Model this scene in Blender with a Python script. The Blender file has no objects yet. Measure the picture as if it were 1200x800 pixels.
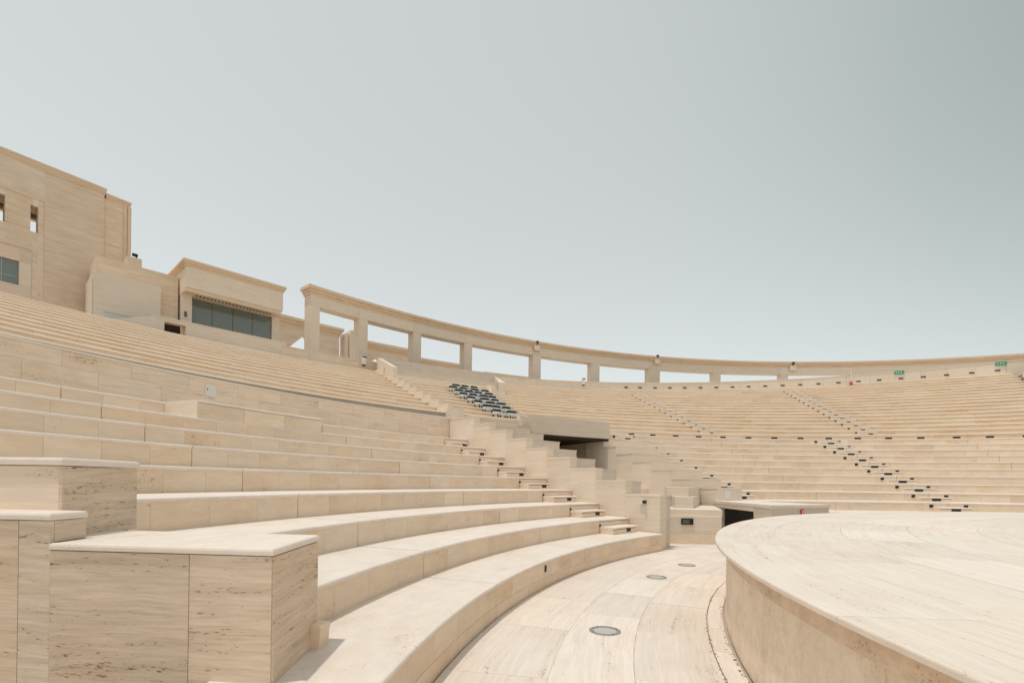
import bpy, math, random
from math import sin, cos, radians, degrees, pi, hypot, atan2, sqrt
from mathutils import Matrix, Vector

random.seed(7)
scene = bpy.context.scene
C = scene.collection

# ------------------------------------------------------------------ camera
OX, OY = 15.495, 1.6587            # common centre of the stage and of all seat rows
RO = 0.0137
cam_d = bpy.data.cameras.new('camera')
cam = bpy.data.objects.new('camera', cam_d)
C.objects.link(cam)
cam_d.sensor_width = 36.0
cam_d.lens = 579.385 / 1200 * 36
cam_d.shift_y = (564.3 - 400) / 1200
cam_d.clip_start = 0.05
cam_d.clip_end = 6000
cr, sr = cos(RO), sin(RO)
cam.matrix_world = Matrix(((cr, -sr, 0, 0), (0, 0, -1, 0), (sr, cr, 0, 1.8331), (0, 0, 0, 1)))
scene.camera = cam

# ------------------------------------------------------------------ sky and sun
SUN_EL, SUN_H = radians(76), Vector((-0.88, -0.47)).normalized()
world = bpy.data.worlds.new('World')
scene.world = world
world.use_nodes = True
wn, wl = world.node_tree.nodes, world.node_tree.links
wn.clear()
sky = wn.new('ShaderNodeTexSky')
sky.sky_type = 'NISHITA'
sky.sun_disc = False
sky.sun_elevation = SUN_EL
sky.sun_rotation = atan2(SUN_H.x, SUN_H.y) % (2 * pi)
sky.air_density = 1.0
sky.dust_density = 0.6
sky.ozone_density = 1.0
sky.altitude = 0
hs = wn.new('ShaderNodeHueSaturation')
hs.inputs['Saturation'].default_value = 0.15
hs.inputs['Value'].default_value = 1.0
bg = wn.new('ShaderNodeBackground')
bg.inputs['Strength'].default_value = 0.15
wo = wn.new('ShaderNodeOutputWorld')
wl.new(sky.outputs[0], hs.inputs['Color'])
# sky colour tinted by hand: darker and a little greener towards the upper right
tc = wn.new('ShaderNodeTexCoord')
nrm = wn.new('ShaderNodeVectorMath'); nrm.operation = 'NORMALIZE'
dt = wn.new('ShaderNodeVectorMath'); dt.operation = 'DOT_PRODUCT'
dt.inputs[1].default_value = (.78, .30, .55)
mr = wn.new('ShaderNodeMapRange')
mr.inputs[1].default_value = .25; mr.inputs[2].default_value = 1.0
mr.inputs[3].default_value = 0; mr.inputs[4].default_value = 1.0
pw = wn.new('ShaderNodeMath'); pw.operation = 'POWER'; pw.inputs[1].default_value = 6.0
tint = wn.new('ShaderNodeMix'); tint.data_type = 'RGBA'
tint.inputs[6].default_value = (.785, .805, .78, 1); tint.inputs[7].default_value = (.40, .475, .455, 1)
mul = wn.new('ShaderNodeMix'); mul.data_type = 'RGBA'; mul.blend_type = 'MULTIPLY'
mul.inputs[0].default_value = 1.0
wl.new(tc.outputs['Generated'], nrm.inputs[0]); wl.new(nrm.outputs[0], dt.inputs[0])
wl.new(dt.outputs['Value'], mr.inputs[0]); wl.new(mr.outputs[0], pw.inputs[0]); wl.new(pw.outputs[0], tint.inputs[0])
veil = wn.new('ShaderNodeMix'); veil.data_type = 'RGBA'      # even dust veil over the whole sky
veil.inputs[0].default_value = .5
veil.inputs[7].default_value = (3.25, 3.38, 3.42, 1)
wl.new(hs.outputs[0], veil.inputs[6])
wl.new(veil.outputs[2], mul.inputs[6]); wl.new(tint.outputs[2], mul.inputs[7])
wl.new(mul.outputs[2], bg.inputs['Color'])
wl.new(bg.outputs[0], wo.inputs['Surface'])

sun_d = bpy.data.lights.new('sun', 'SUN')
sun_d.energy = 1.2
sun_d.angle = radians(1.2)
sun_d.color = (1.0, 0.95, 0.88)
sun = bpy.data.objects.new('sun', sun_d)
C.objects.link(sun)
sdir = Vector((SUN_H.x * cos(SUN_EL), SUN_H.y * cos(SUN_EL), sin(SUN_EL)))
sun.rotation_euler = sdir.to_track_quat('Z', 'Y').to_euler()
sun.location = (0, 0, 60)

scene.view_settings.view_transform = 'Standard'
scene.view_settings.look = 'None'
scene.view_settings.exposure = 0.64
scene.view_settings.gamma = 1.0
scene.cycles.max_bounces = 8
scene.cycles.diffuse_bounces = 6

# ------------------------------------------------------------------ materials
def newmat(name):
    m = bpy.data.materials.new(name)
    m.use_nodes = True
    nt = m.node_tree
    b = nt.nodes['Principled BSDF']
    b.inputs['Specular IOR Level'].default_value = 0.25
    return m, nt, b

def plain(name, col, rough=0.6, metal=0.0, spec=0.3):
    m, nt, b = newmat(name)
    b.inputs['Base Color'].default_value = (*col, 1)
    b.inputs['Roughness'].default_value = rough
    b.inputs['Metallic'].default_value = metal
    b.inputs['Specular IOR Level'].default_value = spec
    # a little uneven wear
    n = nt.nodes.new('ShaderNodeTexNoise'); n.inputs['Scale'].default_value = 14
    r = nt.nodes.new('ShaderNodeMapRange')
    r.inputs[3].default_value = max(rough - .12, .02); r.inputs[4].default_value = min(rough + .12, 1)
    nt.links.new(n.outputs[0], r.inputs[0]); nt.links.new(r.outputs[0], b.inputs['Roughness'])
    return m

def travertine(name, base, vein, stain, stretch, vein_amt=0.5, stain_amt=0.35, pit=0.5, tint=0.10,
               polar=False, rough=0.62, pit_scale=1.0, more=0.0):
    """Travertine: layered bands, cloudy stains, small pits. 'stretch' scales the coordinates
    (x, y, z), or (arc, radius, z) about the amphitheatre's centre with polar=True."""
    m, nt, b = newmat(name)
    N, L = nt.nodes, nt.links
    geo = N.new('ShaderNodeNewGeometry')
    oi = N.new('ShaderNodeObjectInfo')
    vec = geo.outputs['Position']
    if polar:
        sub = N.new('ShaderNodeVectorMath'); sub.operation = 'SUBTRACT'
        sub.inputs[1].default_value = (OX, OY, 0)
        L.new(vec, sub.inputs[0])
        sp = N.new('ShaderNodeSeparateXYZ'); L.new(sub.outputs[0], sp.inputs[0])
        at = N.new('ShaderNodeMath'); at.operation = 'ARCTAN2'
        ng = N.new('ShaderNodeMath'); ng.operation = 'MULTIPLY'; ng.inputs[1].default_value = -1
        L.new(sp.outputs['X'], ng.inputs[0])
        L.new(sp.outputs['Y'], at.inputs[0]); L.new(ng.outputs[0], at.inputs[1])
        ar = N.new('ShaderNodeMath'); ar.operation = 'MULTIPLY'; ar.inputs[1].default_value = 18.0
        L.new(at.outputs[0], ar.inputs[0])
        ln = N.new('ShaderNodeVectorMath'); ln.operation = 'LENGTH'
        cx = N.new('ShaderNodeCombineXYZ')
        L.new(sp.outputs['X'], cx.inputs['X']); L.new(sp.outputs['Y'], cx.inputs['Y'])
        L.new(cx.outputs[0], ln.inputs[0])
        cb = N.new('ShaderNodeCombineXYZ')
        L.new(ar.outputs[0], cb.inputs['X']); L.new(ln.outputs['Value'], cb.inputs['Y']); L.new(sp.outputs['Z'], cb.inputs['Z'])
        vec = cb.outputs[0]
    # every stone is cut from another place of the quarry
    off = N.new('ShaderNodeVectorMath'); off.operation = 'MULTIPLY_ADD'
    rv = N.new('ShaderNodeCombineXYZ')
    for k, mul in zip('XYZ', (37.0, 53.0, 71.0)):
        q = N.new('ShaderNodeMath'); q.operation = 'MULTIPLY'; q.inputs[1].default_value = mul
        L.new(oi.outputs['Random'], q.inputs[0]); L.new(q.outputs[0], rv.inputs[k])
    L.new(rv.outputs[0], off.inputs[0]); off.inputs[1].default_value = (1, 1, 1); L.new(vec, off.inputs[2])
    vec = off.outputs[0]
    # slight waviness of the layers
    warp = N.new('ShaderNodeTexNoise'); warp.inputs['Scale'].default_value = 0.9; warp.inputs['Detail'].default_value = 3
    L.new(vec, warp.inputs['Vector'])
    wv = N.new('ShaderNodeVectorMath'); wv.operation = 'MULTIPLY_ADD'
    wv.inputs[1].default_value = (0.12, 0.12, 0.12)
    L.new(warp.outputs['Color'], wv.inputs[0]); L.new(vec, wv.inputs[2])
    mp = N.new('ShaderNodeMapping'); mp.inputs['Scale'].default_value = stretch
    L.new(wv.outputs[0], mp.inputs['Vector'])
    bands = N.new('ShaderNodeTexNoise'); bands.inputs['Scale'].default_value = 1.0
    bands.inputs['Detail'].default_value = 6; bands.inputs['Roughness'].default_value = 0.62
    L.new(mp.outputs[0], bands.inputs['Vector'])
    cloud = N.new('ShaderNodeTexNoise'); cloud.inputs['Scale'].default_value = 0.8
    cloud.inputs['Detail'].default_value = 5; cloud.inputs['Roughness'].default_value = 0.6
    L.new(vec, cloud.inputs['Vector'])
    r1 = N.new('ShaderNodeMapRange'); r1.inputs[1].default_value = .36; r1.inputs[2].default_value = .66
    r1.inputs[3].default_value = 0; r1.inputs[4].default_value = vein_amt
    L.new(bands.outputs[0], r1.inputs[0])
    r2 = N.new('ShaderNodeMapRange'); r2.inputs[1].default_value = .48; r2.inputs[2].default_value = .72
    r2.inputs[3].default_value = 0; r2.inputs[4].default_value = stain_amt
    L.new(cloud.outputs[0], r2.inputs[0])
    m1 = N.new('ShaderNodeMix'); m1.data_type = 'RGBA'
    m1.inputs[6].default_value = (*base, 1); m1.inputs[7].default_value = (*vein, 1)
    L.new(r1.outputs[0], m1.inputs[0])
    m2 = N.new('ShaderNodeMix'); m2.data_type = 'RGBA'
    L.new(r2.outputs[0], m2.inputs[0]); L.new(m1.outputs[2], m2.inputs[6]); m2.inputs[7].default_value = (*stain, 1)
    col = m2.outputs[2]
    # stone to stone variation
    hv = N.new('ShaderNodeHueSaturation')
    rr = N.new('ShaderNodeMapRange'); rr.inputs[3].default_value = 1 - tint; rr.inputs[4].default_value = 1 + tint * .6
    L.new(oi.outputs['Random'], rr.inputs[0]); L.new(rr.outputs[0], hv.inputs['Value'])
    r3 = N.new('ShaderNodeMath'); r3.operation = 'MULTIPLY'; r3.inputs[1].default_value = 7.31
    fr = N.new('ShaderNodeMath'); fr.operation = 'FRACT'
    L.new(oi.outputs['Random'], r3.inputs[0]); L.new(r3.outputs[0], fr.inputs[0])
    rs = N.new('ShaderNodeMapRange'); rs.inputs[3].default_value = 1 - tint * 1.6; rs.inputs[4].default_value = 1 + tint * 1.6
    L.new(fr.outputs[0], rs.inputs[0]); L.new(rs.outputs[0], hv.inputs['Saturation'])
    L.new(col, hv.inputs['Color'])
    col = hv.outputs[0]
    # thin layer lines
    fm = N.new('ShaderNodeMapping'); fm.inputs['Scale'].default_value = tuple(q * 3.7 for q in stretch)
    fm.inputs['Location'].default_value = (3.1, 7.7, 1.3)
    L.new(wv.outputs[0], fm.inputs['Vector'])
    fine = N.new('ShaderNodeTexNoise'); fine.inputs['Scale'].default_value = 1.0
    fine.inputs['Detail'].default_value = 5; fine.inputs['Roughness'].default_value = .7
    L.new(fm.outputs[0], fine.inputs['Vector'])
    fr2 = N.new('ShaderNodeMapRange'); fr2.inputs[1].default_value = .30; fr2.inputs[2].default_value = .70
    fr2.inputs[3].default_value = 1 - .16 * vein_amt; fr2.inputs[4].default_value = 1 + .10 * vein_amt
    L.new(fine.outputs[0], fr2.inputs[0])
    hv2 = N.new('ShaderNodeHueSaturation'); L.new(fr2.outputs[0], hv2.inputs['Value']); L.new(col, hv2.inputs['Color'])
    col = hv2.outputs[0]
    # pits: short dark holes lying along the layers, in patches and in two sizes
    k = 1.0 / max(stretch)
    tot = None
    for sc_, lo, hi, amt in ((26.0, .765, .83, pit), (70.0, .715, .79, pit * .75)):
        pm = N.new('ShaderNodeMapping')
        pm.inputs['Scale'].default_value = tuple(pit_scale * sc_ * (0.22 + 0.78 * q * k) for q in stretch)
        L.new(wv.outputs[0], pm.inputs['Vector'])
        pn = N.new('ShaderNodeTexNoise'); pn.inputs['Scale'].default_value = 1.0; pn.inputs['Detail'].default_value = 3
        pn.inputs['Roughness'].default_value = .6
        L.new(pm.outputs[0], pn.inputs['Vector'])
        pa = N.new('ShaderNodeMapRange'); pa.inputs[1].default_value = .42; pa.inputs[2].default_value = .66
        pa.inputs[3].default_value = -0.02; pa.inputs[4].default_value = 0.14
        L.new(bands.outputs[0], pa.inputs[0])
        pa2 = N.new('ShaderNodeMapRange'); pa2.inputs[1].default_value = .35; pa2.inputs[2].default_value = .65
        pa2.inputs[3].default_value = -.03; pa2.inputs[4].default_value = 0.05
        L.new(cloud.outputs[0], pa2.inputs[0])
        ad = N.new('ShaderNodeMath'); ad.operation = 'ADD'
        L.new(pn.outputs[0], ad.inputs[0]); L.new(pa.outputs[0], ad.inputs[1])
        ad2 = N.new('ShaderNodeMath'); ad2.operation = 'ADD'
        L.new(ad.outputs[0], ad2.inputs[0]); L.new(pa2.outputs[0], ad2.inputs[1])
        pr = N.new('ShaderNodeMapRange'); pr.inputs[1].default_value = lo - more; pr.inputs[2].default_value = hi - more
        pr.inputs[3].default_value = 0; pr.inputs[4].default_value = amt
        L.new(ad2.outputs[0], pr.inputs[0])
        if tot is None: tot = pr.outputs[0]
        else:
            mx = N.new('ShaderNodeMath'); mx.operation = 'MAXIMUM'
            L.new(tot, mx.inputs[0]); L.new(pr.outputs[0], mx.inputs[1]); tot = mx.outputs[0]
    m3 = N.new('ShaderNodeMix'); m3.data_type = 'RGBA'
    L.new(tot, m3.inputs[0]); L.new(col, m3.inputs[6]); m3.inputs[7].default_value = (.22, .135, .075, 1)
    L.new(m3.outputs[2], b.inputs['Base Color'])
    b.inputs['Roughness'].default_value = rough
    b.inputs['Specular IOR Level'].default_value = 0.2
    inv = N.new('ShaderNodeMath'); inv.operation = 'MULTIPLY_ADD'
    inv.inputs[1].default_value = -1.0
    L.new(tot, inv.inputs[0])
    hm = N.new('ShaderNodeMath'); hm.operation = 'MULTIPLY'; hm.inputs[1].default_value = .25
    L.new(bands.outputs[0], hm.inputs[0]); L.new(hm.outputs[0], inv.inputs[2])
    bp = N.new('ShaderNodeBump'); bp.inputs['Strength'].default_value = .35; bp.inputs['Distance'].default_value = .006
    L.new(inv.outputs[0], bp.inputs['Height']); L.new(bp.outputs[0], b.inputs['Normal'])
    return m

M = {}
M['seat'] = travertine('seat_travertine', (.81, .66, .505), (.75, .585, .425), (.70, .49, .315), (.7, .7, 2.2), .5, .5, .5, .045, polar=True)
M['tread'] = travertine('tread_travertine', (.79, .695, .61), (.74, .64, .54), (.71, .595, .48), (.8, 1.6, 2), .5, .35, .35, .03, polar=True)
M['row'] = travertine('row_travertine', (.80, .63, .465), (.73, .545, .375), (.67, .465, .295), (.7, .7, 2.2), .6, .7, .3, .06, polar=True)
M['wall'] = travertine('wall_travertine', (.82, .675, .525), (.74, .59, .445), (.67, .495, .34), (.5, .5, 9), .75, .45, .75, .03, more=.012)
M['pale'] = travertine('pale_wall_travertine', (.78, .665, .54), (.72, .60, .47), (.70, .565, .42), (.5, .5, 9), .6, .35, .35, .04)
M['pier'] = travertine('pier_travertine', (.75, .60, .46), (.61, .47, .34), (.64, .48, .335), (.9, .9, 14), 1.0, .4, 1.0, .05, more=.022)
M['grey'] = travertine('grey_travertine', (.70, .60, .495), (.63, .53, .425), (.61, .495, .38), (.6, .6, 8), .7, .4, .4, .05)  # greyer and darker than the pale wall stone
M['floor'] = travertine('paving_travertine', (.79, .695, .61), (.70, .605, .505), (.69, .58, .47), (.35, 9, 1), .6, .5, .6, .06, polar=True)
M['stage'] = travertine('stage_paving', (.79, .70, .61), (.71, .615, .515), (.69, .58, .465), (.40, 10, 1), .62, .5, .7, .065, polar=True)
M['stagewall'] = travertine('stage_wall_travertine', (.84, .705, .555), (.77, .62, .47), (.66, .48, .31), (2.4, 2.4, 3.2), .8, .6, .75, .05, polar=True, pit_scale=1.2)
M['cornice'] = travertine('cornice_travertine', (.76, .595, .425), (.67, .495, .33), (.63, .445, .285), (.5, .5, 9), .6, .5, .3, .05)
M['build'] = travertine('facade_travertine', (.80, .65, .50), (.70, .555, .415), (.63, .48, .34), (.4, .4, 6.5), .95, .4, .45, .05)
M['frieze'] = travertine('stained_travertine', (.74, .585, .44), (.64, .48, .34), (.54, .38, .24), (2.4, 2.4, 6), .9, .7, .9, .06, polar=True, more=.02)
M['shaderiser'] = travertine('painted_shade_travertine', (.44, .37, .29), (.38, .31, .235), (.38, .30, .22), (.6, .6, 8), .6, .4, .3, .05)  # darkened stone colour that paints the shade on one riser
M['mortar'] = plain('mortar', (.36, .28, .20), .9, spec=.1)
M['joint'] = plain('paving_joint', (.50, .42, .335), .9, spec=.1)
M['dark'] = plain('black_lamp_and_door_shade', (.018, .018, .018), .5)
M['lens'] = plain('lamp_lens', (.10, .105, .10), .25)
M['void'] = plain('interior_shade', (.05, .036, .025), .9, spec=.1)  # near-black colour painted in for the shade inside openings
M['white'] = plain('white_paint', (.72, .68, .61), .5)
M['red'] = plain('red_paint', (.55, .04, .03), .45)
M['green'] = plain('green_paint', (.02, .33, .17), .4)
M['steel'] = plain('brushed_steel', (.42, .43, .42), .35, .8)
M['chairgrey'] = plain('pale_grey_plastic', (.62, .63, .60), .5)
M['greyglass'] = plain('frosted_lamp_glass', (.47, .47, .43), .35)
M['leaf'] = plain('dry_leaf', (.16, .05, .025), .8)

def glassmat():
    m, nt, b = newmat('tinted_glass')
    b.inputs['Base Color'].default_value = (.165, .20, .175, 1)
    b.inputs['Roughness'].default_value = .04
    b.inputs['Specular IOR Level'].default_value = .7
    n = nt.nodes.new('ShaderNodeTexNoise'); n.inputs['Scale'].default_value = .5
    bp = nt.nodes.new('ShaderNodeBump'); bp.inputs['Strength'].default_value = .04
    nt.links.new(n.outputs[0], bp.inputs['Height']); nt.links.new(bp.outputs[0], b.inputs['Normal'])
    return m
M['glass'] = glassmat()

def railglass():
    m, nt, b = newmat('clear_rail_glass')
    b.inputs['Base Color'].default_value = (.80, .92, .88, 1)
    b.inputs['Roughness'].default_value = .03
    b.inputs['Transmission Weight'].default_value = .92
    b.inputs['IOR'].default_value = 1.2
    return m
M['railglass'] = railglass()

def sandmat():
    m, nt, b = newmat('sand')
    n = nt.nodes.new('ShaderNodeTexNoise'); n.inputs['Scale'].default_value = .05; n.inputs['Detail'].default_value = 8
    cr_ = nt.nodes.new('ShaderNodeValToRGB')
    cr_.color_ramp.elements[0].color = (.34, .27, .19, 1); cr_.color_ramp.elements[1].color = (.44, .36, .27, 1)
    nt.links.new(n.outputs[0], cr_.inputs[0]); nt.links.new(cr_.outputs[0], b.inputs['Base Color'])
    b.inputs['Roughness'].default_value = .95
    return m
M['sand'] = sandmat()

# ------------------------------------------------------------------ helpers
ORIGIN = Vector((OX, OY, 0))
def cart(r, ph, z=0.0):
    a = radians(ph)
    return Vector((OX - r * cos(a), OY + r * sin(a), z))
def loc(r, ph, z=0.0):            # the same, relative to the centre
    a = radians(ph)
    return (-r * cos(a), r * sin(a), z)

def mesh(name, v, f):
    me = bpy.data.meshes.new(name)
    me.from_pydata(v, [], f)
    me.update()
    return me

def wloc(o):
    p = Vector(o.location)
    while o.parent:
        o = o.parent
        p += Vector(o.location)
    return p

def obj(name, me, mat, parent=None, at=(0, 0, 0), rot=0.0):
    o = bpy.data.objects.new(name, me)
    if mat is not None and me is not None and not me.materials:
        me.materials.append(mat)
    C.objects.link(o)
    at = Vector(at)
    if parent is not None:
        o.parent = parent
        at = at - wloc(parent)
    o.location = at
    o.rotation_euler = (0, 0, rot)
    return o

def thing(name, label, cat, at, group=None):
    o = bpy.data.objects.new(name, None)
    o.empty_display_size = .3
    C.objects.link(o)
    o.location = at
    tag(o, label, cat, group)
    return o
def tag(o, label, cat, group=None):
    o['label'] = label; o['category'] = cat
    if group: o['group'] = group
def struct(o):
    o['kind'] = 'structure'
    return o
def stuff(o):
    o['kind'] = 'stuff'
    return o

class MB:
    def __init__(s): s.v, s.f = [], []
    def add(s, v, f):
        n = len(s.v); s.v += [tuple(p) for p in v]; s.f += [tuple(i + n for i in q) for q in f]
        return s
    def sweep(s, sec, p0, p1, n=1, dr=0.0):
        """closed section [(r, z)...] carried round the centre from p0 to p1 degrees"""
        k = len(sec); v = []; f = []
        for i in range(n + 1):
            a = p0 + (p1 - p0) * i / n
            v += [loc(r, a, z) for r, z in sec]
        for i in range(n):
            for j in range(k):
                j2 = (j + 1) % k
                f.append((i * k + j, i * k + j2, (i + 1) * k + j2, (i + 1) * k + j))
        f.append(tuple(range(k - 1, -1, -1))); f.append(tuple(n * k + j for j in range(k)))
        return s.add(v, f)
    def prism(s, poly, z0, z1):
        """plan polygon [(x, y)] raised from z0 to z1 (z1 may be a list, one per corner)"""
        k = len(poly)
        zt = z1 if isinstance(z1, (list, tuple)) else [z1] * k
        v = [(x, y, z0) for x, y in poly] + [(p[0], p[1], z) for p, z in zip(poly, zt)]
        f = [tuple(range(k - 1, -1, -1)), tuple(range(k, 2 * k))]
        f += [(j, (j + 1) % k, k + (j + 1) % k, k + j) for j in range(k)]
        return s.add(v, f)
    def box(s, c, t, n, l, d, h):
        """box from corner c: l along t, d along n, h up"""
        c = Vector(c); t = Vector((*t, 0)); n = Vector((*n, 0))
        p = [c, c + t * l, c + t * l + n * d, c + n * d]
        return s.prism([(q.x, q.y) for q in p], c.z, c.z + h)
    def wallpoly(s, o, t, n, poly, depth):
        """upright polygon [(s, z)] in the vertical plane through o along t, given thickness along n"""
        k = len(poly); o = Vector((*o[:2], 0)); t = Vector((*t, 0)); n = Vector((*n, 0))
        v = [o + t * a + Vector((0, 0, z)) for a, z in poly] + [o + t * a + n * depth + Vector((0, 0, z)) for a, z in poly]
        f = [tuple(range(k)), tuple(range(2 * k - 1, k - 1, -1))]
        f += [(j, k + j, k + (j + 1) % k, (j + 1) % k) for j in range(k)]
        return s.add(v, f)
    def mesh(s, name='m'):
        import bmesh
        me = mesh(name, s.v, s.f)
        bm = bmesh.new(); bm.from_mesh(me)
        bmesh.ops.recalc_face_normals(bm, faces=bm.faces)
        bm.to_mesh(me); bm.free()
        return me
def swept(sec, p0, p1, n=1, name='m'): return MB().sweep(sec, p0, p1, n).mesh(name)
def rel(mb, at):
    """shift a builder's world coordinates so that the object's origin can stand at 'at'"""
    at = Vector(at); mb.v = [tuple(Vector(p) - at) for p in mb.v]; return mb

# ------------------------------------------------------------------ the bowl's measures
RB, RW, H1, SL, H = 16.4543, 1.0813, .4674, .0136, .38
def R(n): return RB + (n - 1) * RW
def Z(n): return H1 + (n - 1) * H
def ZB(n): return 0.0 if n == 1 else Z(n - 1) + SL
def zrow(r): return Z(12) + (r - R(12)) * H / RW

# ------------------------------------------------------------------ ground
me = MB().prism([(-3000, -3000), (3000, -3000), (3000, 3000), (-3000, 3000)], -.6, -.35).mesh('ground')
struct(obj('ground', me, M['sand']))
# sub-floor of the orchestra and of the passage
me = MB().sweep([(0.0, -.3), (31, -.3), (31, -.03), (0.0, -.03)], 0, 360, 72).mesh('sub_floor')
of = struct(obj('orchestra_floor', me, M['joint'], at=ORIGIN))
rings = [(13.585, 13.778, 4.0), (13.79, 14.6235, 6.2), (14.6265, 15.4235, 5.3), (15.4265, 16.43, 5.8)]
for i, (r0, r1, st) in enumerate(rings):
    g = degrees(.0016 / r0)
    me = swept([(r0, -.03), (r1, -.03), (r1, 0), (r0, 0)], g, st - g, 3, 'paving_slab')
    k0 = -52 + i * 1.7
    while k0 < 100:
        o = obj('paving_slab', me, M['floor'], of, ORIGIN + Vector((0, 0, random.uniform(-.0015, .0015))), -radians(k0))
        k0 += st
me = MB()
for r0, r1, st in rings:
    me.sweep([(r0, -.03), (r1, -.03), (r1, -.001), (r0, -.001)], 104, 306, 60)
stuff(obj('far_paving', me.mesh('far_paving'), M['floor'], of, ORIGIN))
# paving of the passage below the doorway
for r0, r1 in ((16.46, 17.5), (17.51, 18.9), (18.91, 21.0), (21.01, 26.2)):
    for p0 in (46.6, 52.3, 58.0, 63.7):
        me = swept([(r0, -.03), (r1, -.03), (r1, -.004), (r0, -.004)], p0, p0 + 5.66, 4)
        obj('paving_slab', me, M['floor'], of, ORIGIN)
# high promenade behind the top parapets, and the terrace that carries the buildings
me = MB().sweep([(49.6, 6.0), (95, 6.0), (95, 10.4), (49.6, 10.4)], 52, 150, 40)
struct(obj('promenade', me.mesh('promenade'), M['floor'], at=ORIGIN + Vector((0, 0, .1))))
me = MB().sweep([(43.2, 4.0), (95, 4.0), (95, 9.3), (43.2, 9.3)], -10, 52, 30)
struct(obj('upper_terrace', me.mesh('upper_terrace'), M['floor'], at=ORIGIN))

# ------------------------------------------------------------------ seating rows
def nosed(r0, r1, zb, zt, sl, lip=.016):
    """tread slab with a rounded, slightly oversailing nose; r0 = riser line"""
    return [(r0 + .05, zt - .07), (r0 - lip + .004, zt - .046), (r0 - lip, zt - .038), (r0 - lip, zt - .018),
            (r0 - lip + .006, zt - .006), (r0 - lip + .018, zt), (r1, zt + sl), (r1, zt - .07)]

def seat_row(bank, n, p0, p1, panel=.72, tread=2.9, joints=None, lights=None, dz=0.0, mat='seat', rn=None):
    """one row: a mortar core with separate riser panels and tread slabs on it"""
    r, zt, zb = R(n), Z(n) + dz, ZB(n) + dz
    core = [(r + .03, zb - .9), (r + RW + .10, zb - .9), (r + RW + .10, zt - .03), (r + .03, zt - .075)]
    m0 = max(2, int((p1 - p0) / 2.5))
    row = obj('seat_row', swept(core, p0 + .02, p1 - .02, m0, 'seat_row'), M['mortar'], bank, ORIGIN)
    cuts = [p0] + [j for j in (joints or []) if p0 < j < p1] + [p1]
    for a, b in zip(cuts[:-1], cuts[1:]):
        big = degrees(.006 / r)
        k = max(1, round(radians(b - a) * r / panel))
        st = (b - a - 2 * big) / k
        g = degrees(.0016 / r)
        me = swept([(r, zb - .02), (r + .035, zb - .02), (r + .035, zt - .048), (r, zt - .048)], g, st - g, 2, 'riser_panel')
        for i in range(k):
            o = obj('riser_panel', me, M[mat], row, ORIGIN, -radians(a + big + i * st))
        k = max(1, round(radians(b - a) * r / tread))
        st = (b - a - 2 * big) / k
        me = swept(nosed(r, r + RW + .03, zb, zt, SL), g, st - g, max(2, int(st / 1.6)), 'tread_slab')
        for i in range(k):
            obj('tread_slab', me, M['tread'], row, ORIGIN + Vector((0, 0, random.uniform(-.001, .001))), -radians(a + big + i * st))
    return row

def light_box(parent, r, ph, z, w=.20, h=.11, name='step_light'):
    """recessed step light: dark frame and a smaller lens"""
    a = degrees(w / 2 / r)
    me = swept([(r - .012, z - h / 2), (r + .05, z - h / 2), (r + .05, z + h / 2), (r - .012, z + h / 2)], -a, a)
    return obj(name, me, M['dark'], parent, ORIGIN, -radians(ph))

base = cart(16.45, 27)
bank = thing('seating_bank', 'lower bank of curved travertine seat rows on the left, nearest the camera', 'seating bank', base)
LP0, LP1 = 8.3, 43.0
JO = [17.55, 32.1]
STAIR_L = {1: 46.4, 2: 41.5, 3: 42.0, 4: 42.3, 5: 42.7, 6: 43.0, 7: 43.4, 8: 43.6, 9: 43.8}
# first row: two courses
row1 = seat_row(bank, 1, -9.0, 46.4, joints=[3.0] + JO)
for a, b in ((-9.0, 3.0), (3.0, 17.55), (17.55, 32.1), (32.1, 46.4)):
    k = max(1, round(radians(b - a) * RB / 1.44)); st = (b - a) / k; g = degrees(.004 / RB)
    me = swept([(RB - .006, -.02), (RB + .02, -.02), (RB + .02, .165), (RB - .006, .165)], g, st - g, 3, 'plinth_panel')
    for i in range(k):
        obj('plinth_panel', me, M['seat'], row1, ORIGIN, -radians(a + i * st))
light_box(row1, RB, 25.17, .325, .075, .115, 'riser_light')
for n in range(2, 10):
    seat_row(bank, n, LP0, STAIR_L[n], joints=JO)
# raised block standing on the eighth row
blk = obj('raised_block', swept([(R(8) - .004, Z(8)), (R(9) + .02, Z(8)), (R(9) + .02, Z(9) - .001), (R(8) + .004, Z(9) - .001)], 22.0, 30.0, 6), M['mortar'], bank, ORIGIN)
blk.scale = (1, 1, .999)
for e in (21.93, 29.97):
    obj('end_panel', swept([(R(8) + .0, Z(8) - .01), (R(9) + .02, Z(8) - .01), (R(9) + .02, Z(9) - .05), (R(8) + .0, Z(9) - .05)], e, e + .06, 1), M['pale'], blk, ORIGIN)
for p0, p1 in ((21.95, 24.6), (24.62, 27.3), (27.32, 30.0)):
    me = swept(nosed(R(8) - .006, R(9) + .02, Z(8), Z(9) + .002, SL), p0, p1, 2)
    obj('tread_slab', me, M['tread'], blk, ORIGIN)
    me = swept([(R(8) - .008, Z(8) - .01), (R(8) + .03, Z(8) - .01), (R(8) + .03, Z(9) - .062), (R(8) - .008, Z(9) - .062)], p0, p1, 2)
    obj('riser_panel', me, M['seat'], blk, ORIGIN)
# half step beside the pier
hb = obj('step_block', swept(nosed(R(2) - .38, R(2), 0, Z(1) + .2, .003, .006)[1:-1] + [(R(2), Z(1)), (R(2) - .37, Z(1))], 7.6, 8.1, 2), M['seat'], bank, ORIGIN)

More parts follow.
